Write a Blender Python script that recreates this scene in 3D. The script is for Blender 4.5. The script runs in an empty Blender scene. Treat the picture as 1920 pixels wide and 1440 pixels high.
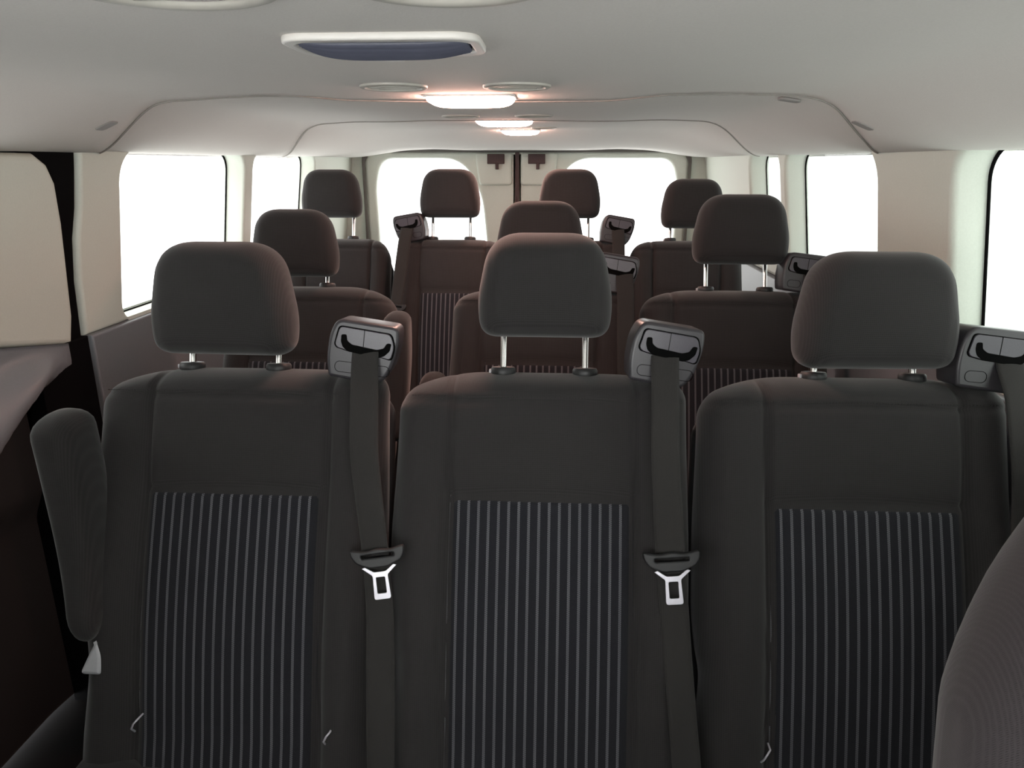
import bpy, math
import numpy as np
from mathutils import Vector, Matrix
from math import sin, cos, pi, sqrt, radians, exp

SC = bpy.context.scene
COL = SC.collection

# ------------------------------------------------------------------ materials
def newmat(name):
    m = bpy.data.materials.new(name)
    m.use_nodes = True
    nt = m.node_tree
    b = nt.nodes['Principled BSDF']
    return m, nt, b

def mth(nt, op, a, b=None, c=None):
    n = nt.nodes.new('ShaderNodeMath'); n.operation = op
    for i, v in enumerate((a, b, c)):
        if v is None: continue
        if isinstance(v, (int, float)): n.inputs[i].default_value = v
        else: nt.links.new(v, n.inputs[i])
    return n.outputs[0]

def mixcol(nt, fac, a, b):
    n = nt.nodes.new('ShaderNodeMix'); n.data_type = 'RGBA'
    for k, v in ((0, fac), (6, a), (7, b)):
        if isinstance(v, (int, float)): n.inputs[k].default_value = v
        elif isinstance(v, tuple): n.inputs[k].default_value = (*v, 1)
        else: nt.links.new(v, n.inputs[k])
    return n.outputs[2]

def noise(nt, vec, scale, detail=2.0):
    n = nt.nodes.new('ShaderNodeTexNoise'); n.inputs['Scale'].default_value = scale
    n.inputs['Detail'].default_value = detail
    nt.links.new(vec, n.inputs['Vector'])
    return n.outputs['Fac']

def bump(nt, b, h, strength=.3, dist=.001):
    n = nt.nodes.new('ShaderNodeBump'); n.inputs['Strength'].default_value = strength
    n.inputs['Distance'].default_value = dist
    nt.links.new(h, n.inputs['Height']); nt.links.new(n.outputs[0], b.inputs['Normal'])

def plain(name, col, rough=.5, metal=0.0, nscale=None, namp=.12, spec=.5, bumpd=None):
    m, nt, b = newmat(name)
    b.inputs['Roughness'].default_value = rough
    b.inputs['Metallic'].default_value = metal
    b.inputs['Specular IOR Level'].default_value = spec
    tc = nt.nodes.new('ShaderNodeTexCoord')
    f = noise(nt, tc.outputs['Object'], nscale or 60, 3)
    lo = tuple(c * (1 - namp) for c in col); hi = tuple(min(1, c * (1 + namp)) for c in col)
    nt.links.new(mixcol(nt, f, lo, hi), b.inputs['Base Color'])
    if bumpd: bump(nt, b, f, .5, bumpd)
    return m

def weave(name, col, per=.0032, amp=.5, sheen=.25, blot=.12):
    m, nt, b = newmat(name)
    tc = nt.nodes.new('ShaderNodeTexCoord')
    sx = nt.nodes.new('ShaderNodeSeparateXYZ'); nt.links.new(tc.outputs['Object'], sx.inputs[0])
    k = 2 * pi / per
    a = mth(nt, 'SINE', mth(nt, 'MULTIPLY', sx.outputs[0], k))
    c = mth(nt, 'SINE', mth(nt, 'MULTIPLY', mth(nt, 'ADD', sx.outputs[2], sx.outputs[1]), k))
    w = mth(nt, 'MULTIPLY', mth(nt, 'ADD', mth(nt, 'MAXIMUM', a, c), 1.0), .5)
    n = noise(nt, tc.outputs['Object'], 900, 1)
    n2 = noise(nt, tc.outputs['Object'], 14, 3)
    f = mth(nt, 'ADD', mth(nt, 'MULTIPLY', w, .55), mth(nt, 'MULTIPLY', n, .45))
    lo = tuple(x * (1 - amp) for x in col); hi = tuple(x * (1 + amp) for x in col)
    c1 = mixcol(nt, f, lo, hi)
    c2 = mixcol(nt, mth(nt, 'MULTIPLY', n2, blot * 2), c1, tuple(x * .6 for x in col))
    nt.links.new(c2, b.inputs['Base Color'])
    b.inputs['Roughness'].default_value = .95
    b.inputs['Specular IOR Level'].default_value = .15
    b.inputs['Sheen Weight'].default_value = sheen
    b.inputs['Sheen Roughness'].default_value = .45
    b.inputs['Sheen Tint'].default_value = (.8, .8, .8, 1)
    bump(nt, b, f, .35, .0006)
    return m

def striped(name, period=.0176, sw=.0022):
    m, nt, b = newmat(name)
    uv = nt.nodes.new('ShaderNodeUVMap')
    sx = nt.nodes.new('ShaderNodeSeparateXYZ'); nt.links.new(uv.outputs[0], sx.inputs[0])
    U, V = sx.outputs[0], sx.outputs[1]
    xx = mth(nt, 'SUBTRACT', mth(nt, 'MODULO', mth(nt, 'ADD', U, 10 + period / 2), period), period / 2)
    def col(dx, ph):
        d = mth(nt, 'ABSOLUTE', mth(nt, 'SUBTRACT', xx, dx))
        vv = mth(nt, 'MODULO', mth(nt, 'ADD', V, 10 + ph), .0036)
        vv = mth(nt, 'ABSOLUTE', mth(nt, 'SUBTRACT', vv, .0018))
        r = mth(nt, 'ADD', mth(nt, 'POWER', mth(nt, 'DIVIDE', d, .0012), 2.0),
                mth(nt, 'POWER', mth(nt, 'DIVIDE', vv, .0017), 2.0))
        return mth(nt, 'LESS_THAN', r, 1.0)
    s = mth(nt, 'MAXIMUM', col(-.0012, 0), col(.0012, .0018))
    tc = nt.nodes.new('ShaderNodeTexCoord')
    n = noise(nt, tc.outputs['Object'], 700, 2)
    n2 = noise(nt, tc.outputs['Object'], 9, 3)
    base = mixcol(nt, n, (.010, .010, .0125), (.022, .022, .027))
    st = mixcol(nt, n2, (.08, .08, .09), (.14, .14, .152))
    nt.links.new(mixcol(nt, s, base, st), b.inputs['Base Color'])
    b.inputs['Roughness'].default_value = .95
    b.inputs['Specular IOR Level'].default_value = .15
    b.inputs['Sheen Weight'].default_value = .12
    bump(nt, b, mth(nt, 'ADD', mth(nt, 'MULTIPLY', s, .7), mth(nt, 'MULTIPLY', n, .3)), .4, .0008)
    return m

def headliner_mat():
    m, nt, b = newmat('headliner_felt')
    tc = nt.nodes.new('ShaderNodeTexCoord')
    n = noise(nt, tc.outputs['Object'], 420, 3)
    n2 = noise(nt, tc.outputs['Object'], 5, 3)
    c = mixcol(nt, n, (.66, .625, .60), (.76, .725, .695))
    c = mixcol(nt, mth(nt, 'MULTIPLY', n2, .25), c, (.60, .58, .54))
    nt.links.new(c, b.inputs['Base Color'])
    b.inputs['Roughness'].default_value = .95
    b.inputs['Specular IOR Level'].default_value = .1
    bump(nt, b, n, .25, .0008)
    return m

def glass_mat(name, tint):
    m = bpy.data.materials.new(name); m.use_nodes = True
    nt = m.node_tree; nt.nodes.clear()
    o = nt.nodes.new('ShaderNodeOutputMaterial')
    t = nt.nodes.new('ShaderNodeBsdfTransparent'); t.inputs[0].default_value = (*tint, 1)
    g = nt.nodes.new('ShaderNodeBsdfGlossy'); g.inputs['Roughness'].default_value = .02
    fr = nt.nodes.new('ShaderNodeFresnel'); fr.inputs[0].default_value = 1.45
    mx = nt.nodes.new('ShaderNodeMixShader')
    ge = nt.nodes.new('ShaderNodeNewGeometry')
    nt.links.new(mth(nt, 'MULTIPLY', mth(nt, 'MULTIPLY', fr.outputs[0], mth(nt, 'SUBTRACT', 1.0, ge.outputs['Backfacing'])), .6), mx.inputs[0]); nt.links.new(t.outputs[0], mx.inputs[1]); nt.links.new(g.outputs[0], mx.inputs[2])
    nt.links.new(mx.outputs[0], o.inputs[0])
    return m

def emis(name, col, s):
    m, nt, b = newmat(name)
    b.inputs['Base Color'].default_value = (.9, .88, .85, 1)
    b.inputs['Emission Color'].default_value = (*col, 1)
    b.inputs['Emission Strength'].default_value = s
    b.inputs['Roughness'].default_value = .3
    return m

M = dict(
    fabric=weave('charcoal_weave', (.0285, .0265, .0268)),
    fabric_side=weave('charcoal_bolster_weave', (.041, .040, .038)),
    stripe=striped('pinstripe_weave'),
    front_fabric=weave('grey_front_seat_weave', (.034, .029, .031), per=.0016),
    shell=plain('black_seat_plastic', (.018, .018, .019), .5, nscale=200),
    black=plain('black_rubber', (.004, .004, .0045), .95, spec=.06),
    guide=plain('grey_guide_plastic', (.042, .039, .044), .34, nscale=500, bumpd=.0002),
    bezel=plain('lilac_grey_flap_plastic', (.068, .062, .076), .30, nscale=500),
    slot=plain('black_slot', (.003, .003, .003), .9, spec=.05),
    webbing=weave('belt_webbing', (.033, .031, .030), per=.0016, amp=.3, sheen=.15),
    chrome=plain('chrome', (.78, .77, .76), .18, 1.0, nscale=30),
    steel=plain('latch_steel', (.70, .68, .74), .35, .6, nscale=80),
    liner=headliner_mat(),
    beige=plain('beige_trim_plastic', (.62, .655, .59), .6, nscale=300, namp=.06, spec=.3, bumpd=.0002),
    grey=plain('dark_grey_trim_plastic', (.18, .193, .212), .45, nscale=300, namp=.08, bumpd=.0002),
    lever=plain('light_grey_lever_plastic', (.42, .42, .44), .45),
    seam=plain('grey_seam_rubber', (.12, .11, .10), .8),
    white=plain('off_white_plastic', (.66, .63, .60), .4, namp=.04),
    louver=plain('blue_grey_louver_plastic', (.075, .078, .108), .45),
    vent=plain('beige_vent_plastic', (.42, .40, .36), .5),
    gasket=plain('grey_joint_gasket', (.28, .26, .24), .9, spec=.1),
    dark_low=plain('near_black_lower_trim', (.022, .021, .021), .7, nscale=300, spec=.2),
    floor=plain('black_floor_mat', (.008, .008, .0085), .95, nscale=150, spec=.08),
    stitch=plain('dark_thread', (.026, .025, .024), .9),
    bracket=plain('red_brown_door_seal', (.05, .022, .022), .6),
    lens=emis('lit_lamp_lens', (1.0, .56, .45), 44),
    glass=glass_mat('clear_glass', (.97, .985, .98)),
    glass_left=glass_mat('privacy_glass', (.66, .67, .665)),
    glass_green=glass_mat('green_privacy_glass', (.43, .447, .438)),
    glass_front=glass_mat('green_side_glass', (.50, .525, .51)),
)

# ------------------------------------------------------------------ object helpers
def link(o, parent=None, mat=None):
    COL.objects.link(o)
    if parent is not None: o.parent = parent
    if mat is not None: o.data.materials.append(M[mat])
    return o

def mesh(name, V, F, mat, parent=None, smooth=True, uv=None, loc=None, rot=None):
    me = bpy.data.meshes.new(name)
    me.from_pydata([tuple(v) for v in V], [], F)
    if smooth:
        me.polygons.foreach_set('use_smooth', [True] * len(me.polygons))
    if uv:
        l = me.uv_layers.new(name='UVMap')
        for lp in me.loops: l.data[lp.index].uv = uv[lp.vertex_index]
    me.update()
    o = bpy.data.objects.new(name, me)
    link(o, parent, mat)
    if loc: o.location = loc
    if rot: o.rotation_euler = rot
    return o

def empty(name, loc, parent=None):
    o = bpy.data.objects.new(name, None); COL.objects.link(o); o.location = loc
    o.empty_display_size = .1
    if parent: o.parent = parent
    return o

def tag(o, label, cat, group=None):
    o['label'] = label; o['category'] = cat
    if group: o['group'] = group
    return o

def struct(o):
    o['kind'] = 'structure'; return o

def rrect(x0, x1, y0, y1, r, n=7):
    """rounded rectangle; r = one radius or (bl, br, tr, tl)"""
    if not isinstance(r, tuple): r = (r,) * 4
    P = []
    for (cx, cy, a0, q) in ((x0 + r[0], y0 + r[0], pi, r[0]), (x1 - r[1], y0 + r[1], 1.5 * pi, r[1]),
                            (x1 - r[2], y1 - r[2], 0, r[2]), (x0 + r[3], y1 - r[3], .5 * pi, r[3])):
        for i in range(n + 1):
            a = a0 + .5 * pi * i / n
            P.append((cx + q * cos(a), cy + q * sin(a)))
    return P

def roundpoly(pts, r, n=6):
    """polygon with every corner rounded"""
    out = []; N = len(pts)
    for i in range(N):
        p0, p, p1 = Vector(pts[i - 1]), Vector(pts[i]), Vector(pts[(i + 1) % N])
        rr = r[i] if isinstance(r, (list, tuple)) else r
        a = (p0 - p); b = (p1 - p)
        rr = min(rr, a.length * .48, b.length * .48)
        A = p + a.normalized() * rr; B = p + b.normalized() * rr
        for k in range(n + 1):
            t = k / n
            q = A * (1 - t) ** 2 + p * 2 * t * (1 - t) + B * t * t
            out.append((q.x, q.y))
    return out

def plate(name, outer, holes, mat, mtx, depth=.01, bev=.002, parent=None, smooth=True, bres=2):
    """flat shape with holes, extruded along +z of mtx; 2-D coords are x,y of mtx"""
    cu = bpy.data.curves.new('tmp', 'CURVE'); cu.dimensions = '2D'; cu.fill_mode = 'BOTH'
    for pts in [outer] + list(holes):
        s = cu.splines.new('POLY'); s.points.add(len(pts) - 1)
        for p, q in zip(s.points, pts): p.co = (q[0], q[1], 0, 1)
        s.use_cyclic_u = True
    cu.extrude = max(depth / 2 - bev, .0001); cu.bevel_depth = bev; cu.bevel_resolution = bres; cu.offset = -bev
    ob = bpy.data.objects.new('tmp', cu); COL.objects.link(ob)
    dg = bpy.context.evaluated_depsgraph_get(); dg.update()
    me = bpy.data.meshes.new_from_object(ob.evaluated_get(dg))
    bpy.data.objects.remove(ob); bpy.data.curves.remove(cu)
    me.name = name
    me.materials.clear()
    me.transform(mtx @ Matrix.Translation((0, 0, depth / 2)))
    if smooth:
        me.polygons.foreach_set('use_smooth', [True] * len(me.polygons))
        me.set_sharp_from_angle(angle=radians(35))
    o = bpy.data.objects.new(name, me)
    link(o, parent, mat)
    return o

def box(name, x0, x1, y0, y1, z0, z1, mat, parent=None, bev=.004, r=None, axis='z'):
    """bevelled box built with plate"""
    if axis == 'z':
        m = Matrix.Translation((0, 0, z0)); o2 = rrect(x0, x1, y0, y1, r or bev); d = z1 - z0
    elif axis == 'y':   # 2-D = (x,z), extrude along +y
        m = Matrix(((1, 0, 0, 0), (0, 0, 1, y0), (0, 1, 0, 0), (0, 0, 0, 1))); o2 = rrect(x0, x1, z0, z1, r or bev); d = y1 - y0
    else:               # 2-D = (y,z), extrude along +x
        m = Matrix(((0, 0, 1, x0), (1, 0, 0, 0), (0, 1, 0, 0), (0, 0, 0, 1))); o2 = rrect(y0, y1, z0, z1, r or bev); d = x1 - x0
    return plate(name, o2, [], mat, m, d, bev, parent)

def XZ(y): return Matrix(((1, 0, 0, 0), (0, 0, 1, y), (0, 1, 0, 0), (0, 0, 0, 1)))
def YZ(x): return Matrix(((0, 0, 1, x), (1, 0, 0, 0), (0, 1, 0, 0), (0, 0, 0, 1)))

def tube(name, pts, r, mat, parent=None, n=12):
    V = []; F = []
    pts = [Vector(p) for p in pts]
    for i, p in enumerate(pts):
        t = (pts[min(i + 1, len(pts) - 1)] - pts[max(i - 1, 0)]).normalized()
        a = t.cross(Vector((0, 1, 0)))
        if a.length < .1: a = t.cross(Vector((1, 0, 0)))
        a.normalize(); b = t.cross(a)
        rr = r[i] if isinstance(r, (list, tuple)) else r
        for k in range(n):
            q = 2 * pi * k / n
            V.append(p + a * rr * cos(q) + b * rr * sin(q))
    for i in range(len(pts) - 1):
        for k in range(n):
            F.append((i * n + k, i * n + (k + 1) % n, (i + 1) * n + (k + 1) % n, (i + 1) * n + k))
    F.append(tuple(range(n))[::-1]); F.append(tuple((len(pts) - 1) * n + k for k in range(n)))
    o = mesh(name, V, F, mat, parent)
    o.data.set_sharp_from_angle(angle=radians(50))
    return o

def lathe(name, prof, mat, parent=None, n=32, loc=(0, 0, 0), sx=1, sy=1):
    """profile (r,z) turned about z"""
    V = []; F = []
    for (r, z) in prof:
        for k in range(n):
            a = 2 * pi * k / n
            V.append((r * cos(a) * sx, r * sin(a) * sy, z))
    for i in range(len(prof) - 1):
        for k in range(n):
            F.append((i * n + k, i * n + (k + 1) % n, (i + 1) * n + (k + 1) % n, (i + 1) * n + k))
    F.append(tuple(range(n))[::-1]); F.append(tuple((len(prof) - 1) * n + k for k in range(n)))
    o = mesh(name, V, F, mat, parent, loc=loc)
    o.data.set_sharp_from_angle(angle=radians(40))
    return o

def cl(x, a=0., b=1.): return a if x < a else b if x > b else x
def sst(x): x = cl(x); return x * x * (3 - 2 * x)

def spaced(n):
    """0..1 samples, dense towards both ends"""
    return [.5 - .5 * cos(pi * (i / n)) * (1 - .25 * sin(pi * i / n) ** 2) for i in range(n + 1)]

def pillow(name, wl, wr, hb, ht, front, T, r, mat, parent, nx=44, nh=52, rt=None, rd=None, back=None, hnom=(0, 1)):
    """upholstered pad in local x (across), y (depth, front = 0), z (up)"""
    S = spaced(nx); Hs = spaced(nh)
    rt = rt or r; rd = rd or T / 2
    X = np.zeros((nx + 1, nh + 1)); Z = np.zeros((nx + 1, nh + 1))
    for i, s in enumerate(S):
        for j, t in enumerate(Hs):
            hn = hnom[0] + (hnom[1] - hnom[0]) * t
            x = -wl(hn) + (wl(hn) + wr(hn)) * s
            X[i, j] = x; Z[i, j] = hb(x) + (ht(x) - hb(x)) * t
    # true distance of every point to the outline gives an even roll of the edge
    ring = [(i, 0) for i in range(nx)] + [(nx, j) for j in range(nh)] + [(i, nh) for i in range(nx, 0, -1)] + [(0, j) for j in range(nh, 0, -1)]
    P = np.array([(X[a], Z[a]) for a in ring]); Q = np.roll(P, -1, axis=0); D = Q - P
    L2 = np.maximum((D ** 2).sum(1), 1e-12)
    pts = np.stack([X.ravel(), Z.ravel()], 1)
    E = np.full(len(pts), 9.0)
    for p, d, l in zip(P, D, L2):
        u = np.clip(((pts - p) @ d) / l, 0, 1)
        E = np.minimum(E, ((pts - p - u[:, None] * d) ** 2).sum(1))
    E = np.sqrt(E).reshape(nx + 1, nh + 1)
    V = []; idx = {}
    def put(side, i, j):
        edge = i in (0, nx) or j in (0, nh)
        k = (0 if edge else side, i, j)
        if k in idx: return idx[k]
        x, h = float(X[i, j]), float(Z[i, j])
        rr = r + (rt - r) * sst((h - .5 * Z.max()) / (.5 * Z.max()))
        q = 0.0 if E[i, j] > rr else 1 - float(E[i, j]) / rr
        d = rd * (1 - sqrt(max(0, 1 - q * q)))
        y = front(x, h) + d if side == 0 else T - d * (T - rd) / rd
        if edge: y = front(x, h) + rd
        elif side == 1: y = max(y, front(x, h) + rd)
        V.append((x, y, h)); idx[k] = len(V) - 1
        return idx[k]
    F = []
    for i in range(nx):
        for j in range(nh):
            F.append((put(0, i, j), put(0, i + 1, j), put(0, i + 1, j + 1), put(0, i, j + 1)))
            f = (put(1, i, j), put(1, i, j + 1), put(1, i + 1, j + 1), put(1, i + 1, j))
            F.append(f)
    return mesh(name, V, F, mat, parent)

def cushion(name, outline, front, T, r, rd, mat, parent, K=22):
    """padded block with a free rounded outline (x, z); concentric rings, rolled edge, front = y 0"""
    P = np.array(outline); c = np.array([0.0, P[:, 1].mean()])
    Q = np.roll(P, -1, axis=0); D = Q - P; L2 = np.maximum((D ** 2).sum(1), 1e-12)
    N = len(P); V = []; F = []
    def dist(pts):
        E = np.full(len(pts), 9.0)
        for p, d, l in zip(P, D, L2):
            u = np.clip(((pts - p) @ d) / l, 0, 1)
            E = np.minimum(E, ((pts - p - u[:, None] * d) ** 2).sum(1))
        return np.sqrt(E)
    for side in (0, 1):
        for k in range(K):
            sc_ = 1 - (k / K) ** 1.7
            pts = c + (P - c) * sc_
            E = dist(pts) if k else np.zeros(N)
            for (x, h), e in zip(pts, E):
                q = max(0.0, 1 - float(e) / r); d = rd * (1 - sqrt(max(0, 1 - q * q)))
                f = front(float(x), float(h))
                V.append((float(x), f + d if side == 0 else max(T - d * (T - rd) / rd, f + rd), float(h)))
        f = front(float(c[0]), float(c[1]))
        V.append((float(c[0]), f if side == 0 else T, float(c[1])))
    per = K * N + 1
    for side in (0, 1):
        o = side * per
        for k in range(K - 1):
            for i in range(N):
                a, b = k * N + i, k * N + (i + 1) % N
                q = (o + a, o + b, o + b + N, o + a + N)
                F.append(q if side == 0 else q[::-1])
        for i in range(N):
            q = (o + (K - 1) * N + i, o + (K - 1) * N + (i + 1) % N, o + per - 1)
            F.append(q if side == 0 else q[::-1])
    for i in range(N):
        j = (i + 1) % N
        F.append((i, per + i, per + j, j))
    return mesh(name, V, F, mat, parent)

# ------------------------------------------------------------------ the seats
REC = radians(20)
CUT = (.38, .38)

def seat_funcs(hl, hr, pw, H=.662, dl=.045, dr=.012, hi=.44, hs=.606):
    def wl(h): return hl * (.90 + .10 * sst(h / .30) - .03 * sst((h - .38) / .3) + .10 * sst((.16 - h) / .16))
    def wr(h): return hr * (.94 + .06 * sst(h / .30) - .02 * sst((h - .38) / .3) + .06 * sst((.16 - h) / .16))
    def hb(x): return -.14
    def ht(x):
        rc = .035
        if x < 0:
            u = cl((-x - .10) / max(hl * .97 - .10, .01)); e = -x - (hl * .97 - rc); d = dl
        else:
            u = cl((x - .10) / max(hr * .98 - .10, .01)); e = x - (hr * .98 - rc); d = dr
        drop = d * u ** 2.2
        if e > 0: drop += rc * (1 - sqrt(max(0, 1 - min(1, e / rc) ** 2)))
        return H - drop
    def front(x, h):
        y = 0.0
        a = abs(x)
        y += .011 * exp(-((a - pw) / .0055) ** 2)                       # side seams
        lim = hl if x < 0 else hr
        if a > pw:                                                       # bolsters swell towards the sitter
            u = cl((a - pw) / max(lim - pw, .01))
            y -= .022 * sin(pi * min(1, u * 1.15)) * (.35 + .65 * sst((.60 - h) / .35))
        else:
            y -= .006 * (1 - (a / pw) ** 2)
            y += .006 * exp(-((h - hi) / .006) ** 2)                   # seam above the striped insert
            if h > hi: y -= .004 * sin(pi * cl((h - hi) / (hs - hi)))
        y += .006 * exp(-((h - hs - .006 * 0) / .005) ** 2) * sst((lim - a) / .03)
        if h > hs: y += .034 * cl((h - hs) / .056) ** 1.4
        # long belly curve of the back
        y -= .012 * sin(pi * cl(h / .45))
        return y
    return wl, wr, hb, ht, front

def make_seat(xs, y0, dz, hl=.255, hr=.275, pw=.165, gap=.05, guide=None, belt=None, mirror=False,
              tilt=0, arm=None, lever=False, tongue=None, hwid=1.0, hooks=(), rot_head=0, hdx=0, hh=.192):
    root = empty('passenger_seat', (xs, y0, 0))
    c, s = cos(REC), sin(REC)
    fr = Matrix.Translation((0, 0, .38 + dz)) @ Matrix.Rotation(-REC, 4, 'X')
    def put(o, mtx=None):
        o.matrix_local = fr @ (mtx or Matrix.Identity(4)); return o
    H = .662
    dl, dr = (.045, .014) if not mirror else (.014, .058)
    wl, wr, hb, ht, front = seat_funcs(hl, hr, pw, H, dl, dr)
    br = pillow('backrest', wl, wr, hb, ht, front, .115, .05, 'fabric', root, nx=104, nh=92, rt=.045, rd=.06, hnom=(-.14, H))
    put(br)
    # striped centre insert: its own thin cover over the cushion
    nx, nh = 26, 40
    V = []; uv = []; F = []
    h0, h1 = -.11, .437
    for lay in (-.0025, .004):
        for i in range(nx + 1):
            for j in range(nh + 1):
                x = -pw + .004 + (2 * pw - .008) * i / nx; h = h0 + (h1 - h0) * j / nh
                inset = .0022 if (i in (0, nx) or j in (0, nh)) and lay < 0 else 0
                V.append((x, front(x, h) + lay + inset, h)); uv.append((x, h))
    n1 = (nx + 1) * (nh + 1)
    g = lambda i, j: i * (nh + 1) + j
    for i in range(nx):
        for j in range(nh):
            F.append((g(i, j), g(i + 1, j), g(i + 1, j + 1), g(i, j + 1)))
            F.append(tuple(n1 + k for k in (g(i, j), g(i, j + 1), g(i + 1, j + 1), g(i + 1, j))))
    rim = [g(i, 0) for i in range(nx)] + [g(nx, j) for j in range(nh)] + [g(i, nh) for i in range(nx, 0, -1)] + [g(0, j) for j in range(nh, 0, -1)]
    for k in range(len(rim)):
        a, b = rim[k], rim[(k + 1) % len(rim)]
        F.append((b, a, n1 + a, n1 + b))
    ins = mesh('striped_insert', V, F, 'stripe', br, uv=uv)
    ins['label'] = 'black insert with grey stitched pinstripes'
    # stitched thread along the top seam and down the two side seams
    V = []; F = []
    def stitch(x, h, dx, dh):
        y = front(x, h) - .0006
        k = len(V); wx, wh = (dx, .0006) if dx > dh else (.0006, dh)
        V.extend([(x - wx, y - .0001, h - wh), (x + wx, y - .0001, h - wh), (x + wx, y - .0001, h + wh), (x - wx, y - .0001, h + wh),
                  (x - wx, y + .002, h - wh), (x + wx, y + .002, h - wh), (x + wx, y + .002, h + wh), (x - wx, y + .002, h + wh)])
        F.extend([tuple(k + q for q in f) for f in ((0, 1, 2, 3), (7, 6, 5, 4), (0, 4, 5, 1), (1, 5, 6, 2), (2, 6, 7, 3), (3, 7, 4, 0))])
    x = -wl(.61) + .035
    while x < wr(.61) - .035:
        stitch(x, .6125, .0016, 0); x += .0052
    mesh('stitching', V, F, 'stitch', br, smooth=False)
    # plastic shell on the back of the seat, showing as a thin dark edge
    sh = pillow('back_shell', lambda h: wl(h) + .003, lambda h: wr(h) + .003, lambda x: -.12, lambda x: ht(x) - .03,
                lambda x, h: 0, .035, .02, 'shell', root, nx=20, nh=24, rd=.015, hnom=(-.14, H))
    put(sh, Matrix.Translation((0, .092, 0)))
    # headrest
    hz = H + gap
    def hfront(x, h):
        a = abs(x) / (hwid * .12)
        y = -.012 * (1 - a * a) * sin(pi * cl(h / hh)) - .006
        y += .0016 * exp(-((a - .80) / .03) ** 2)
        return y
    w_ = hwid
    ol = [(-.119 * w_, 0), (.119 * w_, 0), (.1265 * w_, .065), (.1015 * w_, hh), (-.1015 * w_, hh), (-.1265 * w_, .065)]
    ol = roundpoly(ol, [.036, .036, .06, .062, .062, .06], 12)
    hd = cushion('headrest', ol, hfront, .105, .038, .048, 'fabric', root)
    tip = Matrix.Rotation(radians(13), 4, 'X') @ Matrix.Rotation(rot_head, 4, 'Z')
    put(hd, Matrix.Translation((hdx, -.012, hz)) @ tip)
    for sx in (-1, 1):
        px = hdx + sx * .079 * hwid
        pst = tube('headrest_post', [(px, .072, H - .05), (px, .072, H + gap * .3), (px, .068, hz + .05)], .0062, 'chrome', root)
        put(pst)
        pst['label'] = 'chrome headrest post'
        col = lathe('post_collar', [(.0105, -.012), (.020, -.010), (.0235, -.004), (.0235, .004), (.021, .008), (.0135, .009), (.0085, .0072)],
                    'shell', root, n=28)
        put(col, Matrix.Translation((px, .072, H + .001)) @ Matrix.Rotation(radians(8), 4, 'X'))
        if sx < 0:
            tb = box('release_tab', -.0265, -.018, -.006, .006, -.004, .004, 'lever', col, .0015)
    # seat cushion and pedestal
    cu = pillow('seat_cushion', lambda h: hl * .98, lambda h: hr * .98, lambda x: 0, lambda x: .46,
                lambda x, h: -.012 * (abs(x) > pw), .13, .05, 'fabric', root, nx=24, nh=24, rd=.06, hnom=(0, .46))
    cu.matrix_local = Matrix.Translation((0, -.445, .405 + dz)) @ Matrix.Rotation(radians(-90), 4, 'X') @ Matrix.Translation((0, -.0, -.46))
    cu.matrix_local = Matrix(((1, 0, 0, 0), (0, 0, 1, -.445), (0, -1, 0, .335 + dz), (0, 0, 0, 1)))
    box('seat_base', -hl * .8, hr * .8, -.36, .02, 0, .205 + dz, 'shell', root, .01)
    # belt guide on the shoulder
    if guide is not None:
        gx, gz, rot = guide
        Mg = Matrix.Translation((gx, -.016, gz)) @ Matrix.Rotation(radians(13), 4, 'X') @ Matrix.Rotation(tilt, 4, 'Y') @ Matrix.Rotation(rot, 4, 'Z')
        sg = 1
        out = [(-.058, -.052), (.034, -.058), (.052, -.030), (.062, .018), (.058, .050), (-.050, .053), (-.062, .025), (-.064, -.020)]
        if mirror: out = [(-x, z) for x, z in out][::-1]
        bd = plate('belt_guide', roundpoly(out, [.006, .014, .02, .02, .012, .014, .02, .02]), [], 'guide', XZ(0), .075, .006, root, bres=3)
        put(bd, Mg)
        sgn = -1 if mirror else 1
        bz = [(-.050, .008), (-.044, .040), (.046, .036), (.054, .014), (.050, -.010), (.030, -.006), (-.026, -.002), (-.046, .002)]
        bz = [(x * sgn, z) for x, z in bz]
        if mirror: bz = bz[::-1]
        grow = [(x * 1.05, (z - .016) * 1.07 + .016) for x, z in bz]
        gv = plate('flap_gap', roundpoly(grow, .008), [], 'slot', XZ(-.0006), .006, .0005, bd)
        bz2 = plate('flap', roundpoly(bz, .008), [], 'bezel', XZ(-.003), .008, .0012, bd)
        bz2['label'] = 'lighter lilac grey flap'
        plate('flap_joint', rrect(-.0005, .0005, .006, .039, .0003, 2), [], 'slot', XZ(-.0036), .003, .0002, bd)
        sl = [(-.040, .026), (-.031, .027), (-.029, .016), (-.020, .010), (.024, .006), (.036, .010), (.041, .020), (.049, .020), (.047, .006), (.038, -.004), (.028, -.008), (-.026, -.003), (-.036, .004), (-.040, .014)]
        sl = [(x * sgn, z) for x, z in sl]
        if mirror: sl = sl[::-1]
        plate('belt_slot', roundpoly(sl, .003, 3), [], 'slot', XZ(-.0042), .004, .0004, bd)
        for tx in (-.030, .032):
            q0, q1 = sorted((tx * sgn - .018, tx * sgn + .018))
            ring = rrect(q0, q1, -.042, -.022, .009)
            inn = rrect(q0 + .0009, q1 - .0009, -.0411, -.0229, .0082)
            plate('screw_cover_line', ring, [inn], 'slot', XZ(-.0006), .002, .0003, bd)
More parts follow.
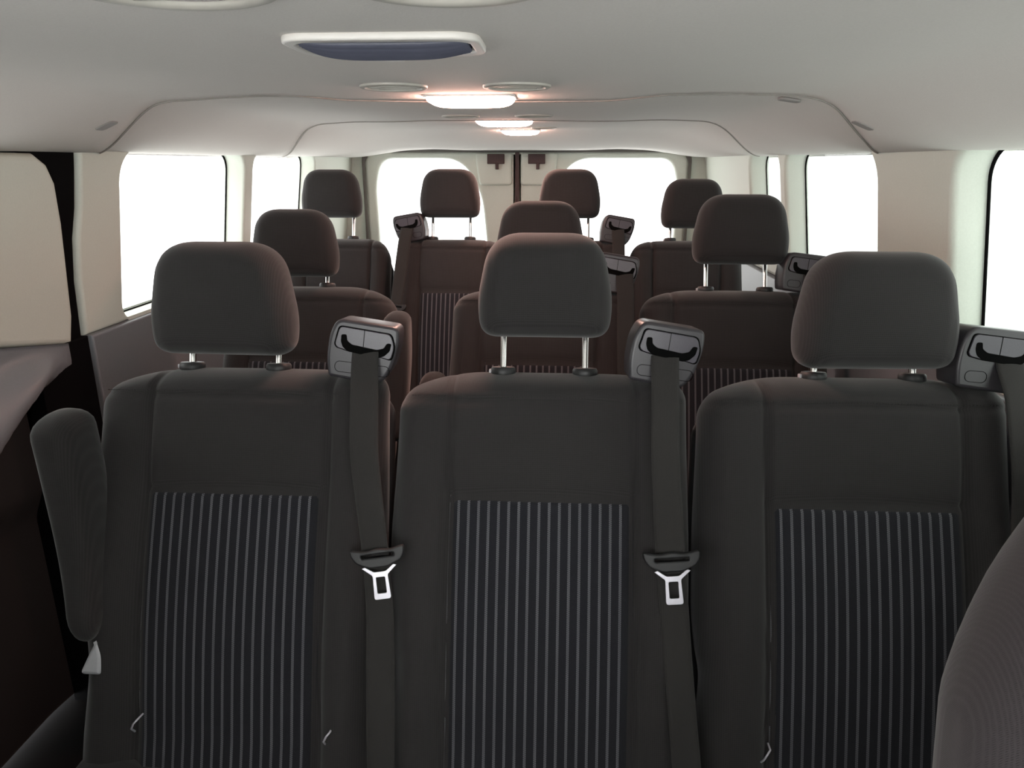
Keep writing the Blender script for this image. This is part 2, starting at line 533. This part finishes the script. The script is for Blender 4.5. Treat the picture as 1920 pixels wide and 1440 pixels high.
    if belt:
        hwd = .0238
        # webbing: pts (x, h, offset in front of the pad)
        P = []
        for a, b in zip(belt, belt[1:]):
            n = max(2, int(abs(a[1] - b[1]) / .012))
            for k in range(n): P.append([a[q] + (b[q] - a[q]) * k / n for q in range(len(a))])
        P.append(list(belt[-1]))
        for _ in range(6):
            P = [P[0]] + [[(P[i - 1][q] + 2 * P[i][q] + P[i + 1][q]) / 4 for q in range(len(P[0]))] for i in range(1, len(P) - 1)] + [P[-1]]
        V = []; F = []
        m = 6
        for i, p in enumerate(P):
            a = P[max(i - 1, 0)]; b = P[min(i + 1, len(P) - 1)]
            t = Vector((b[0] - a[0], b[1] - a[1])).normalized(); nrm = Vector((-t.y, t.x))
            for k in range(m + 1):
                w = (k / m * 2 - 1)
                for lay in (0, .0014):
                    V.append((p[0] + nrm.x * w * hwd, p[2] + lay + .0012 * w * w + .004 * w * sin(p[1] * 14), p[1] + nrm.y * w * hwd))
        st = (m + 1) * 2
        for i in range(len(P) - 1):
            for k in range(m):
                a = i * st + k * 2; b = a + st
                F.append((a, a + 2, b + 2, b)); F.append((a + 1, b + 1, b + 3, a + 3))
            a = i * st; b = a + st
            F.append((a, b, b + 1, a + 1)); a += m * 2; b += m * 2; F.append((a, a + 1, b + 1, b))
        wb = mesh('seat_belt', V, F, 'webbing', root); put(wb)
        if tongue:
            tx, th, ty, trot = tongue
            Mt = Matrix.Translation((tx, ty, th)) @ Matrix.Rotation(trot, 4, 'Y')
            o2 = [(-.046, .010), (-.046, .020), (-.020, .0145), (.0, .018), (.020, .0145), (.046, .020), (.046, .008), (.040, -.004), (.016, -.014), (-.016, -.014), (-.038, -.004)]
            tb = plate('belt_tongue', roundpoly(o2, .006, 4), [rrect(-.028, .028, .0035, .0085, .002)], 'shell', XZ(-.010), .014, .003, wb, bres=3)
            tb.matrix_local = Mt
            lp = [(-.030, -.006), (-.026, -.009), (-.013, -.020), (-.0145, -.060), (.0145, -.060), (.013, -.020), (.026, -.009), (.030, -.006), (.024, -.004), (.010, -.014), (-.010, -.014), (-.024, -.004)]
            l2 = plate('latch_plate', roundpoly(lp, [.001, .002, .003, .005, .005, .003, .002, .001, .001, .003, .003, .001], 4),
                       [rrect(-.0078, .0078, -.050, -.023, .002)], 'steel', XZ(-.0055), .0028, .0006, wb)
            l2['label'] = 'bright metal latch plate with slot'
            l2.matrix_local = Mt @ Matrix.Translation((0, 0, -.007))
    if arm is not None:
        ax, az0, az1, ay, lean = arm[:5]
        # folded-up padded armrest on the seat's side: a loft that narrows towards its hinge
        V = []; F = []; n = 28; m = 30
        for q in range(m + 1):
            t = .5 - .5 * cos(pi * q / m)
            z = az0 + (az1 - az0) * t
            e0 = min(1, t / .14); e1 = min(1, (1 - t) / .09)
            k = sqrt(max(0, 1 - (1 - e0) ** 2)) * sqrt(max(0, 1 - (1 - e1) ** 2))
            hx = (.026 + .010 * sst(t / .7)) * max(k, .03); hy = (.040 + .018 * sst(t / .8)) * max(k, .03)
            cx = ax + arm[5] * (t - 1); cy = ay + (z - az0) * math.tan(lean) + .02 * sin(pi * t)
            for i in range(n):
                a = 2 * pi * i / n
                V.append((cx + hx * math.copysign(abs(cos(a)) ** .7, cos(a)), cy + hy * math.copysign(abs(sin(a)) ** .7, sin(a)), z))
        for q in range(m):
            for i in range(n): F.append((q * n + i, q * n + (i + 1) % n, (q + 1) * n + (i + 1) % n, (q + 1) * n + i))
        F.append(tuple(range(n))[::-1]); F.append(tuple(m * n + i for i in range(n)))
        mesh('armrest', V, F, 'fabric', root)
    if lever:
        lv = plate('recline_lever', roundpoly([(-.022, -.022), (.016, -.022), (.016, .012), (.006, .040), (-.004, .020)], [.01, .006, .01, .004, .01]), [], 'lever', XZ(0), .02, .006, root, bres=3)
        put(lv, Matrix.Translation((-.230, -.035, .135)))
        lv['label'] = 'light grey plastic lever'
        kb = lathe('fold_knob', [(.002, -.012), (.006, -.008), (.007, 0), (.006, .006), (.002, .009)], 'chrome', root, n=16)
        put(kb, Matrix.Translation((-hl * .97 - .004, .062, .585)))
    for (hx, hh_) in hooks:
        hk = tube('anchor_hook', [(hx - .006, -.012, hh_ - .014), (hx - .005, -.026, hh_ - .004), (hx, -.029, hh_ + .006), (hx + .005, -.026, hh_ + .012), (hx + .006, -.010, hh_ + .016)], .0018, 'steel', root, n=8)
        put(hk)
    return root

G1 = 'front row of three seats'; G2 = 'middle row of three seats'; G3 = 'rear row of four seats'
def lab(o, label, g): tag(o, label, 'seat', g); return o

lab(make_seat(-.40, 1.0, 0, hl=.285, hr=.265, gap=.012, guide=(.228, .688, radians(4)), tilt=radians(7),
              belt=[(.232, .690, -.018), (.232, .660, -.022), (.236, .640, -.034), (.243, .508, -.050), (.270, .335, -.052), (.272, .300, -.046), (.277, .233, -.036), (.285, -.03, -.034)],
              tongue=(.277, .334, -.058, radians(-9)), arm=(-.280, .555, .945, .03, radians(13), -.045), hdx=-.042, hh=.205, hwid=1.07, lever=True,
              hooks=[(-.153, .025), (.188, .018)], rot_head=radians(-3)),
    'dark grey fabric seat in the nearest row with a folded armrest beside the sliding door', G1)
lab(make_seat(.148, 1.0, 0, hl=.273, hr=.264, gap=.052, hwid=.965, hh=.185, guide=(.214, .690, radians(2)), tilt=radians(7),
              belt=[(.210, .690, -.018), (.209, .660, -.022), (.209, .640, -.034), (.207, .520, -.050), (.217, .345, -.052), (.221, .300, -.046), (.227, .250, -.036), (.252, -.03, -.034)],
              tongue=(.217, .342, -.058, radians(-5)), hooks=[]),
    'centre seat of the nearest row, its headrest raised on two long chrome posts', G1)
lab(make_seat(.702, 1.0, 0, hl=.282, hr=.262, gap=.004, hdx=.026, hh=.203, hwid=1.11, guide=(.212, .690, radians(-2)), tilt=radians(4),
              belt=[(.232, .690, -.018), (.232, .660, -.022), (.235, .640, -.034), (.236, .489, -.048), (.238, .300, -.046), (.24, -.03, -.036)],
              hooks=[(-.172, .022)], rot_head=radians(4)),
    'nearest-row seat at the right wall, partly behind the blurred front seat edge', G1)

lab(make_seat(-.549, 1.8, .025, mirror=True, hl=.255, hr=.265, gap=.010, hdx=-.038, arm=(.285, .62, .965, .03, radians(14), .0)),
    'dark grey seat in the middle row by the left window, behind the sliding-door seat', G2)
lab(make_seat(.122, 1.8, .025, hl=.258, hr=.262, gap=.036, guide=(.214, .690, radians(2)), tilt=radians(7),
              belt=[(.237, .690, -.018), (.237, .660, -.022), (.239, .640, -.034), (.239, .520, -.044), (.245, .300, -.046), (.26, -.03, -.034)],
              arm=(-.287, .45, .80, .0, radians(14), .0)),
    'dark grey seat in the middle row, mostly hidden behind the raised centre headrest', G2)
lab(make_seat(.665, 1.8, .025, hl=.264, hr=.255, gap=.056, hdx=.018, hwid=1.06, guide=(.19, .695, radians(0)), tilt=radians(5),
              belt=[(.205, .690, -.018), (.205, .660, -.022), (.208, .640, -.034), (.208, .489, -.044), (.21, .300, -.046), (.215, -.03, -.034)]),
    'dark grey seat in the middle row by the right window, headrest lifted above its backrest', G2)

R3 = dict(hl=.22, hr=.222, pw=.128, hwid=.96, hh=.186)
lab(make_seat(-.690, 2.62, .083, mirror=True, gap=.064, hdx=-.036, **dict(R3, hr=.203)),
    'leftmost dark grey seat of the rear row, in front of the pale left corner pillar', G3)
lab(make_seat(-.236, 2.62, .083, gap=.066, hdx=-.016, guide=(-.172, .685, radians(-3)), tilt=radians(-8), mirror=True,
              belt=[(-.178, .690, -.018), (-.180, .660, -.022), (-.182, .640, -.034), (-.188, .560, -.042), (-.206, .380, -.048), (-.212, .330, -.046), (-.215, .2, -.036), (-.22, -.03, -.034)],
              tongue=(-.210, .360, -.056, radians(6)), **R3),
    'rear row seat before the left back window, belt hanging on its left shoulder', G3)
lab(make_seat(.218, 2.62, .083, gap=.066, guide=(.187, .680, radians(3)), tilt=radians(8),
              belt=[(.186, .690, -.018), (.186, .660, -.022), (.188, .640, -.034), (.19, .489, -.044), (.20, .300, -.046), (.205, -.03, -.034)], **R3),
    'rear row seat in front of the right back window, behind the middle row centre headrest', G3)
lab(make_seat(.670, 2.62, .083, gap=.028, hdx=.022, **R3),
    'rightmost dark grey seat of the rear row, its headrest lower than the others', G3)

# the front seats: the inner edge of one fills the lower right corner
def front_seat(x, y, label):
    fs = empty('front_seat', (x, y, 0))
    wl, wr, hb, ht, fnt = seat_funcs(.285, .20, .9, H=.83, dl=.20, dr=.05, hi=9, hs=9)
    o = pillow('backrest', wl, wr, hb, ht, lambda x, h: fnt(x, h), .15, .075, 'front_fabric', fs, rd=.075, rt=.06, hnom=(-.06, .80))
    o.matrix_local = Matrix.Translation((-.066, -.13, .42)) @ Matrix.Rotation(radians(5), 4, 'Y') @ Matrix.Rotation(radians(-18), 4, 'X')
    o = pillow('seat_cushion', lambda h: .25, lambda h: .25, lambda x: 0, lambda x: .48, lambda x, h: 0, .14, .05, 'front_fabric', fs, nx=24, nh=24, rd=.06, hnom=(0, .48))
    o.matrix_local = Matrix(((1, 0, 0, 0), (0, 0, 1, -.60), (0, -1, 0, .44), (0, 0, 0, 1)))
    box('seat_base', -.2, .2, -.5, -.08, 0, .29, 'shell', fs, .01)
    tag(fs, label, 'seat', 'front seats')
front_seat(.74, .30, 'blurred grey fabric side of the front seat filling the lower right corner')
front_seat(-.56, .17, 'unseen front seat, added beyond the left edge to block light')  # unseen seat, added to block windscreen light on the left

# ------------------------------------------------------------------ the van body
XI, XG = .97, 1.04      # inner trim face, glass plane
YB = 4.0                # back doors
YF = -.60               # open front end (windscreen opening)
ZB = .94                # belt line
ZT = 1.43

fl = box('floor', -1.12, 1.12, YF, 4.12, -.03, 0, 'floor', None, .003); struct(fl)

# ceiling: one swept headliner with coves at the sides and two lapped joints
def ceil_z(x, y):
    a = abs(x)
    z = 1.472 - .097 * sst((a - .60) / .35)
    z += .006 * exp(-((a - .48) / .12) ** 2)
    if y > 3.0:
        k = sst((y - 3.02) / .60)
        z -= .062 * k * (1 - sst((a - .60) / .36))
    return z
def table(T):
    def f(x):
        if x <= T[0][0]: return T[0][1]
        for (a, b), (c, d) in zip(T, T[1:]):
            if x <= c: return b + (d - b) * (x - a) / (c - a)
        return T[-1][1]
    def g(x): return sum(f(x + k * .008) for k in range(-3, 4)) / 7      # soften the corners
    return g
# where the two joints between the headliner panels run (x across, y along the van)
seam1 = table([(-1.0, 1.84), (-.92, 1.743), (-.846, 1.68), (-.802, 1.642), (-.724, 1.579), (-.676, 1.54), (-.641, 1.52), (-.584, 1.53),
               (-.471, 1.505), (-.34, 1.425), (-.297, 1.446), (-.27, 1.515), (-.102, 1.56), (.115, 1.57), (.27, 1.565), (.323, 1.50),
               (.36, 1.466), (.477, 1.495), (.60, 1.486), (.648, 1.479), (.684, 1.493), (.727, 1.552), (.78, 1.629), (.85, 1.725), (.93, 1.86), (1.0, 1.98)])
seam2 = table([(-1.0, 3.10), (-.869, 2.884), (-.765, 2.688), (-.685, 2.546), (-.646, 2.514), (-.622, 2.496), (-.436, 2.45), (-.229, 2.292),
               (.092, 2.30), (.423, 2.41), (.60, 2.40), (.648, 2.40), (.703, 2.483), (.793, 2.672), (.876, 2.843), (1.0, 3.08)])
xs = [-1.08] + [-.985 + 1.97 * i / 90 for i in range(91)] + [1.08]
yb = [YF + .05 * i for i in range(int((4.05 - YF) / .05) + 1)]
rows = []   # each row: list of (y(x), dz) along the van
def panel_rows(n, fa, fb):
    return [(lambda x, t=i / n: fa(x) * (1 - t) + fb(x) * t) for i in range(n + 1)]
R = []
e1, e2 = .0035, .0035
for f in panel_rows(44, lambda x: YF, lambda x: seam1(x) - .004): R.append((f, 0))
R.append((lambda x: seam1(x) - .003, .001)); R.append((lambda x: seam1(x) - .001, .016)); R.append((lambda x: seam1(x) + .003, .016)); R.append((lambda x: seam1(x) + .005, .004))
for f in panel_rows(22, lambda x: seam1(x) + .008, lambda x: seam2(x) - .006): R.append((f, .004))
R.append((lambda x: seam2(x) - .004, .005)); R.append((lambda x: seam2(x) - .001, .022)); R.append((lambda x: seam2(x) + .004, .022)); R.append((lambda x: seam2(x) + .007, .008))
for f in panel_rows(44, lambda x: seam2(x) + .010, lambda x: 4.05): R.append((f, .008))
V = []; F = []
for f, dz in R:
    for x in xs:
        y = f(x); V.append((x, y, ceil_z(x, y) + (dz if abs(x) < 1.0 else 0)))
n = len(xs)
for i in range(len(R) - 1):
    for k in range(n - 1):
        F.append((i * n + k, (i + 1) * n + k, (i + 1) * n + k + 1, i * n + k + 1))
b0 = len(V)
for i in (0, len(R) - 1):
    for k in range(n): v = V[i * n + k]; V.append((v[0], v[1], 1.54))
F.append((b0, b0 + n - 1, b0 + 2 * n - 1, b0 + n))
for k in range(n - 1):
    F.append((k, k + 1, b0 + k + 1, b0 + k)); q = (len(R) - 1) * n
    F.append((q + k, b0 + n + k, b0 + n + k + 1, q + k + 1))
F.append(tuple([i * n for i in range(len(R))] + [b0 + n, b0]))
F.append(tuple([i * n + n - 1 for i in range(len(R))][::-1] + [b0 + n - 1, b0 + 2 * n - 1]))
struct(mesh('ceiling', V, F, 'liner'))
# dark gasket lines along the two joints
for nm, sm, dz in (('trim_7', seam1, -.0004), ('trim_8', seam2, .0032)):
    P = []
    for k in range(121):
        x = -.95 + 1.90 * k / 120
        y = sm(x); P.append((x, y, ceil_z(x, y) + dz))
    struct(tube(nm, P, .0020, 'gasket', None, 8))

# side walls: upper beige shells with window openings, darker lower panels
def winhole(y0, y1, z0=ZB + .004, z1=1.386, r=(.05, .06, .06, .085)): return rrect(y0, y1, z0, z1, r, 9)
def lean(o, side):
    """the side walls lean inwards towards the roof"""
    o.data.transform(Matrix(((1, 0, -.14 * side, .14 * side * 1.15), (0, 1, 0, 0), (0, 0, 1, 0), (0, 0, 0, 1))))
    o.data.update(); return o
HL = [winhole(1.852, 2.62), winhole(2.695, 3.40, r=(.06, .06, .05, .06))]
HR = [winhole(.50, 1.525, r=(.06, .05, .07, .06)), winhole(1.885, 2.62), winhole(2.69, 3.10, r=(.06, .09, .06, .06), z0=1.0)]
HF = [winhole(-.38, .34)]
pil = [(1.69, ZT), (1.69, 1.34), (1.685, 1.25), (1.672, 1.18), (1.672, 1.08), (1.685, .98), (1.69, ZB)]
lo = [(YB + .02, ZB), (YB + .02, ZT)] + pil
wl_ = plate('wall_left', lo[::-1], HL, 'beige', YZ(-XG - .01), XG + .01 - XI, .010, None, bres=3); struct(wl_); lean(wl_, -1)
wr_ = plate('wall_right', [(YF, ZB), (YB + .02, ZB), (YB + .02, ZT), (YF, ZT)], HR, 'beige', YZ(XI), XG + .01 - XI, .014, None, bres=3); struct(wr_); lean(wr_, 1)
lowl = plate('trim_1', [(1.69, 0), (YB + .02, 0), (YB + .02, ZB), (1.69, ZB)], [], 'grey', YZ(-XG - .035), .090, .006, None, bres=3); struct(lowl)
lowr = plate('trim_2', [(YF, 0), (YB + .02, 0), (YB + .02, ZB), (YF, ZB)], [], 'grey', YZ(XI + .012), .09, .006, None, bres=3); struct(lowr)

wn = 0
def pane(hole, x, side, mat='glass'):
    global wn
    wn += 1
    cx = sum(p[0] for p in hole) / len(hole); cz = sum(p[1] for p in hole) / len(hole)
    def shr(d):
        return [(p[0] + (cx - p[0]) * d, p[1] + (cz - p[1]) * d * 1.4) for p in hole]
    g_ = plate('window_%d' % wn, shr(.004), [], mat, YZ(x - .002), .004, .0005); struct(g_)
    g_.data.name = g_.name
    s = plate('rubber_seal', shr(-.004), [shr(.013)], 'black', YZ(x - (.004 if side > 0 else 0)), .004, .001, g_)
    lean(g_, side); lean(s, side)
    return g_
for h in HL: pane(h, -XG, -1, 'glass_left')
for k, h in enumerate(HR): pane(h, XG, 1, 'glass_green' if k else 'glass_front')

# black door gap with its rubber, then the sliding door's trim
lean(struct(plate('trim_3', [(1.50, .3), (1.688, .3)] + [(y - .003, z) for y, z in pil[::-1]] + [(1.50, ZT)], [], 'black', YZ(-XG - .03), XG + .03 - XI - .012, .004)), -1)
struct(plate('trim_4', [(1.50, 0), (1.688, 0), (1.688, ZB), (1.50, ZB)], [], 'black', YZ(-XG - .04), .085, .004))
dr = empty('door_1', (-XG, 1.0, 0)); struct(dr)
dr['label'] = 'sliding side door with beige upper trim and grey lower trim'
ed = [(1.637, .928), (1.644, 1.0), (1.632, 1.12), (1.622, 1.22), (1.605, 1.31), (1.580, 1.35), (1.54, 1.372)]
dh = winhole(.95, 1.34, r=(.06, .06, .08, .08), z1=1.33, z0=ZB + .06)
up = plate('upper_trim', [(YF, .985 + .055)] + [(1.37, .985)] + ed + [(YF, 1.372)], [dh], 'beige', YZ(-XG), XG - XI, .016, dr, bres=4)
lean(up, -1); up.matrix_parent_inverse = Matrix.Translation((XG, -1.0, 0))
hf = winhole(-.36, .30)
pl = plate('window_20', [(p[0] + (1.02 - p[0]) * .004, p[1]) for p in dh], [], 'glass_left', YZ(-XG + .004), .004, .0005); pl.name = 'window_9'; struct(pl); lean(pl, -1)
# lower door trim: height field with a sweeping scoop
V = []; F = []
ny, nz = 90, 110
for i in range(ny + 1):
    y = YF + (1.634 - YF) * i / ny
    for j in range(nz + 1):
        zt = .985 - .050 * cl((y - 1.37) / .264) if y > 1.37 else .985 + .03 * cl((1.37 - y) / 1.0)
        z = .02 + (zt - .02) * j / nz
        curve = .70 + .20 * sst((y - 1.05) / .45)           # lower edge of the bright upper roll
        d = .0
        fade = 1 - sst((y - 1.40) / .19)
        d -= .055 * fade * sst((.95 - z) / max(.05, .95 - curve))       # swells towards the cabin
        d += (.045 + .075 * fade) * sst((curve - z) / .10)                   # scooped away below
        d += .03 * sst((.62 - z) / .1)
        if y > 1.60: d += .03 * (1 - sqrt(max(0, 1 - ((y - 1.60) / .034) ** 2)))
        V.append((-XI - .022 - d, y, z))
for i in range(ny):
    for j in range(nz):
        a = i * (nz + 1) + j; F.append((a, a + nz + 1, a + nz + 2, a + 1))
b0 = len(V); V2 = [(-XG - .075, v[1], v[2]) for v in V]; V += V2
for i in range(ny):
    for j in range(nz):
        a = b0 + i * (nz + 1) + j; F.append((a, a + 1, a + nz + 2, a + nz + 1))
for i in range(ny):
    for j in (0, nz):
        a = i * (nz + 1) + j; c_ = a + nz + 1; F.append((a, b0 + a, b0 + c_, c_) if j else (a, c_, b0 + c_, b0 + a))
for j in range(nz):
    for i in (0, ny):
        a = i * (nz + 1) + j; F.append((a, a + 1, b0 + a + 1, b0 + a) if i == 0 else (a, b0 + a, b0 + a + 1, a + 1))
# one surface in two colours: grey above the crease, near-black below
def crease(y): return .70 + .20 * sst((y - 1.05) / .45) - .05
for nm, mt, keep in (('lower_trim', 'grey', True), ('lower_trim_dark', 'dark_low', False)):
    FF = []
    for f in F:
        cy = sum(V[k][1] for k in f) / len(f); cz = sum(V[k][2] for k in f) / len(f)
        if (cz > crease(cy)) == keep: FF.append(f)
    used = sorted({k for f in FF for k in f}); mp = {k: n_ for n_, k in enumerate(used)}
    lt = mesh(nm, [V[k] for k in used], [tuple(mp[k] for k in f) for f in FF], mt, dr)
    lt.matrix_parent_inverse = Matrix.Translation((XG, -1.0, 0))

# back wall frame and the two back doors
bw = plate('wall_back', [(-1.07, 0), (1.07, 0), (1.07, 1.45), (-1.07, 1.45)],
           [rrect(-.865, .855, .30, 1.418, (.04, .04, .07, .07))], 'beige', XZ(YB + .022), .05, .006); struct(bw)
def back_door(name, x0, x1, win, sgn):
    root = empty(name, ((x0 + x1) / 2, YB, .3)); struct(root)
    inv = Matrix.Translation((-(x0 + x1) / 2, -YB, -.3))
    W = roundpoly(win, [.09, .06, .10, .10, .10, .12], 8)
    def pp(o): o.matrix_parent_inverse = inv; return o
    rr = (.03, .006, .006, .06) if sgn < 0 else (.006, .03, .06, .006)
    pp(plate('door_panel', rrect(x0, x1, .31, 1.414, rr), [W], 'beige', XZ(YB + .005), .06, .016, root, bres=4))
    ux = [p[0] for p in W]; cx = (min(ux) + max(ux)) / 2
    gl = pp(plate('glass_pane', [(cx + (p[0] - cx) * .995, p[1]) for p in W], [], 'glass_left', XZ(YB + .052), .004, .0005, root))
    # raised housing with a dark latch beside the centre joint
    xc = x1 - .108 if sgn < 0 else x0 + .100
    hs = pp(plate('latch_housing', roundpoly([(xc - .09, 1.24), (xc + .085, 1.24), (xc + .085, 1.405), (xc - .115, 1.405)] if sgn < 0 else
                                             [(xc - .085, 1.24), (xc + .09, 1.24), (xc + .115, 1.405), (xc - .085, 1.405)], .02), [], 'beige', XZ(YB - .014), .03, .012, root, bres=4))
    (box('latch', xc - .045, xc + .045, YB - .034, YB - .010, 1.350, 1.400, 'bracket', hs, .003, axis='y'))
    (box('latch_pin', xc - .002, xc + .014, YB - .038, YB - .012, 1.322, 1.356, 'bracket', hs, .002, axis='y'))
    return root
WLd = [(-.80, .62), (-.812, 1.25), (-.775, 1.378), (-.345, 1.378), (-.236, 1.20), (-.185, .62)]
WLd = WLd[::-1]
sc = -.045
WRd = [(2 * sc - x, z) for x, z in WLd][::-1]
WRd = [(x + (.085 if x > .5 else -.005), z) for x, z in WRd]
def order(w): return w
def fixr(w): return w
d2 = back_door('door_2', -.869, sc - .004, [WLd[5], WLd[0], WLd[1], WLd[2], WLd[3], WLd[4]], -1)
d3 = back_door('door_3', sc + .004, .859, [WRd[0], WRd[5], WRd[4], WRd[3], WRd[2], WRd[1]], 1)
d2['label'] = 'left back door with window'; d3['label'] = 'right back door with window'
struct(box('trim_6', sc - .011, sc + .011, YB - .006, YB + .004, .31, 1.412, 'bracket', None, .003, axis='y'))
fr_o = rrect(-.880, .870, .29, 1.435, (.04, .04, .07, .07)); fr_i = rrect(-.864, .854, .305, 1.408, (.035, .035, .062, .062))
struct(plate('trim_5', fr_o, [fr_i], 'seam', XZ(YB - .012), .014, .004))

# unseen front end, added to cut low light: dash wall with the windscreen opening
wf = plate('wall_front', [(-1.07, 0), (1.07, 0), (1.07, 1.45), (-1.07, 1.45)], [rrect(-.98, .98, .90, 1.425, .08)], 'grey', XZ(YF - .05), .05, .006); struct(wf)
struct(box('trim_9', -.93, .93, YF + .002, -.28, .50, .94, 'grey', None, .04))  # unseen dash block, added to keep low windscreen light off the seats
struct(plate('window_10', rrect(-.982, .982, .898, 1.427, .08), [], 'glass', XZ(YF - .03), .004, .0005))

# ------------------------------------------------------------------ fittings on the ceiling
def lamp(x, y, w, d, label):
    z = ceil_z(x, y) + (.0 if y < 1.9 else .004 if y < 2.3 else .008)
    root = empty('ceiling_lamp', (x, y, z))
    plate('lamp_bezel', rrect(-w / 2 - .003, w / 2 + .003, -d / 2 - .003, d / 2 + .003, .016), [], 'white', Matrix.Translation((0, 0, -.0035)), .005, .0015, root)
    # shallow domed lens
    V = []; F = []; n = 40; m = 8
    for j in range(m + 1):
        k = cos(.5 * pi * j / m) ; zz = -.003 - .016 * sin(.5 * pi * j / m)
        k = 1 - (1 - sqrt(max(0, 1 - (j / m) ** 2))) if j < m else .0
        for i in range(n):
            a = 2 * pi * i / n
            c_, s_ = cos(a), sin(a)
            ex = .35
            V.append((w / 2 * max(k, .02) * math.copysign(abs(c_) ** ex, c_), d / 2 * max(k, .02) * math.copysign(abs(s_) ** ex, s_), zz))
    for j in range(m):
        for i in range(n): F.append((j * n + i, (j + 1) * n + i, (j + 1) * n + (i + 1) % n, j * n + (i + 1) % n))
    F.append(tuple(range(n))); F.append(tuple(m * n + i for i in range(n))[::-1])
    l = mesh('lamp_lens', V, F, 'lens', root); l['label'] = 'glowing lens'
    tag(root, label, 'lamp', 'lit ceiling lamps')
    return root
lamp(.0, 1.46, .165, .10, 'largest and nearest of the three lit ceiling lamps')
lamp(.0, 2.38, .175, .10, 'second lit ceiling lamp, between the nearest and the farthest one')
lamp(.018, 3.06, .15, .10, 'farthest lit ceiling lamp, just above the back doors')

def round_vent(x, y, r, label, group, deep=.008):
    z = ceil_z(x, y) + (.0 if y < 1.45 else .004 if y < 2.3 else .008)
    root = empty('air_vent', (x, y, z))
    lathe('vent_ring', [(r * 1.0, .002), (r * .985, -.003), (r * .92, -.0048), (r * .84, -.0042), (r * .80, -.001), (r * .79, .004)], 'vent', root, n=48)
    lathe('vent_bowl', [(r * .80, .0008), (r * .4, .0006)], 'seam', root, n=40)
    for k in range(-2, 3):
        yy = k * r * .27; hw_ = sqrt(max(.0001, (r * .78) ** 2 - yy * yy))
        o = box('vent_slat', -hw_, hw_, -.004, .004, -.0025, .0015, 'vent', root, .001)
        o.location = (0, yy, 0)
    tag(root, label, 'air vent', group)
    return root
round_vent(-.115, .548, .083, 'large round ceiling vent cut by the top edge, left of the louvered grille', 'large round ceiling vents')
round_vent(.086, .549, .082, 'large round ceiling vent cut by the top edge, right above the louvered grille', 'large round ceiling vents')
round_vent(-.104, 1.258, .056, 'small oval-looking vent left of the nearest ceiling lamp', 'small round ceiling vents')
round_vent(.098, 1.262, .056, 'small oval-looking vent right of the nearest ceiling lamp', 'small round ceiling vents')
round_vent(-.100, 2.09, .052, 'small vent left of the second ceiling lamp', 'small round ceiling vents')
round_vent(.100, 2.09, .052, 'small vent right of the second ceiling lamp', 'small round ceiling vents')
round_vent(.115, 2.86, .048, 'small vent right of the farthest ceiling lamp', 'small round ceiling vents')

# louvered grille
gr = empty('louvered_grille', (-.014, .812, ceil_z(0, .812)))
plate('grille_frame', rrect(-.101, .101, -.056, .062, .03), [rrect(-.089, .089, -.039, .050, .022)], 'white', Matrix.Translation((0, 0, -.007)), .008, .003, gr, bres=3)
plate('grille_backing', rrect(-.090, .090, -.040, .050, .022), [], 'black', Matrix.Translation((0, 0, -.001)), .003, .0005, gr)
NS = 8
for k in range(NS):
    u = (k + .5) / NS * 2 - 1
    yy = .004 + u * .036
    V = []; F = []
    nn = 30
    for i in range(nn + 1):
        q = i / nn * 2 - 1
        hw_ = .087 * (1 - .06 * u ** 4)
        x = q * hw_
        zz = -.0035 - .0105 * (1 - abs(q) ** 4) * (1 - .75 * u * u)
        for (dy, dz) in ((-.0014, None), (-.0018, -.0035), (.0014, -.0015), (.0006, None)):
            V.append((x, yy + dy, -.001 if dz is None else zz + dz))
    for i in range(nn):
        for c_ in range(4):
            a = i * 4 + c_; b_ = i * 4 + (c_ + 1) % 4
            F.append((a, a + 4, b_ + 4, b_))
    F.append((0, 1, 2, 3)); F.append(tuple(nn * 4 + c_ for c_ in (3, 2, 1, 0)))
    mesh('grille_slat', V, F, 'louver', gr)
plate('grille_tab', roundpoly([(-.016, .040), (.012, .040), (.008, .060), (-.014, .060)], .004), [], 'white', Matrix.Translation((0, 0, -.012)), .008, .002, gr)
tag(gr, 'blue-grey louvered grille in a white frame on the front ceiling', 'air vent')

def plug(x, y, label, rz=0):
    z = ceil_z(x, y)
    eps = .002
    nx_ = (ceil_z(x + eps, y) - ceil_z(x - eps, y)) / (2 * eps)
    root = plate('ceiling_plug', rrect(-.021, .021, -.016, .016, .009), [], 'seam2', Matrix.Translation((0, 0, -.003)), .005, .0012)
    root.matrix_world = Matrix.Translation((x, y, z + .001)) @ Matrix.Rotation(-math.atan(nx_), 4, 'Y')
    tag(root, label, 'plug', 'ceiling plugs')
    return root
M['seam2'] = plain('grey_plug_plastic', (.25, .235, .225), .7)
plug(-.769, 1.533, 'small grey plug on the left ceiling side before the joint line')
plug(.775, 1.567, 'small grey plug on the right ceiling side before the joint line')
plug(.627, 1.574, 'small dark plug just behind the ceiling joint, right of the lamps')

# ------------------------------------------------------------------ light and camera
w = bpy.data.worlds.new('white_surroundings'); SC.world = w; w.use_nodes = True
bg = w.node_tree.nodes['Background']
bg.inputs[0].default_value = (1.0, .99, .98, 1); bg.inputs[1].default_value = 4.4

cam = bpy.data.cameras.new('camera'); co = bpy.data.objects.new('camera', cam); COL.objects.link(co)
cam.sensor_width = 36; cam.lens = 1350 / 1920 * 36
cam.clip_start = .02
pitch, yaw = radians(17.0), radians(3.4)
co.location = (.165, 0, 1.35)
co.rotation_euler = (radians(90) - pitch, 0, yaw)
SC.camera = co
vs = SC.view_settings
vs.view_transform = 'Standard'; vs.look = 'None'; vs.gamma = 1; vs.use_curve_mapping = False
vs.exposure = 1.05
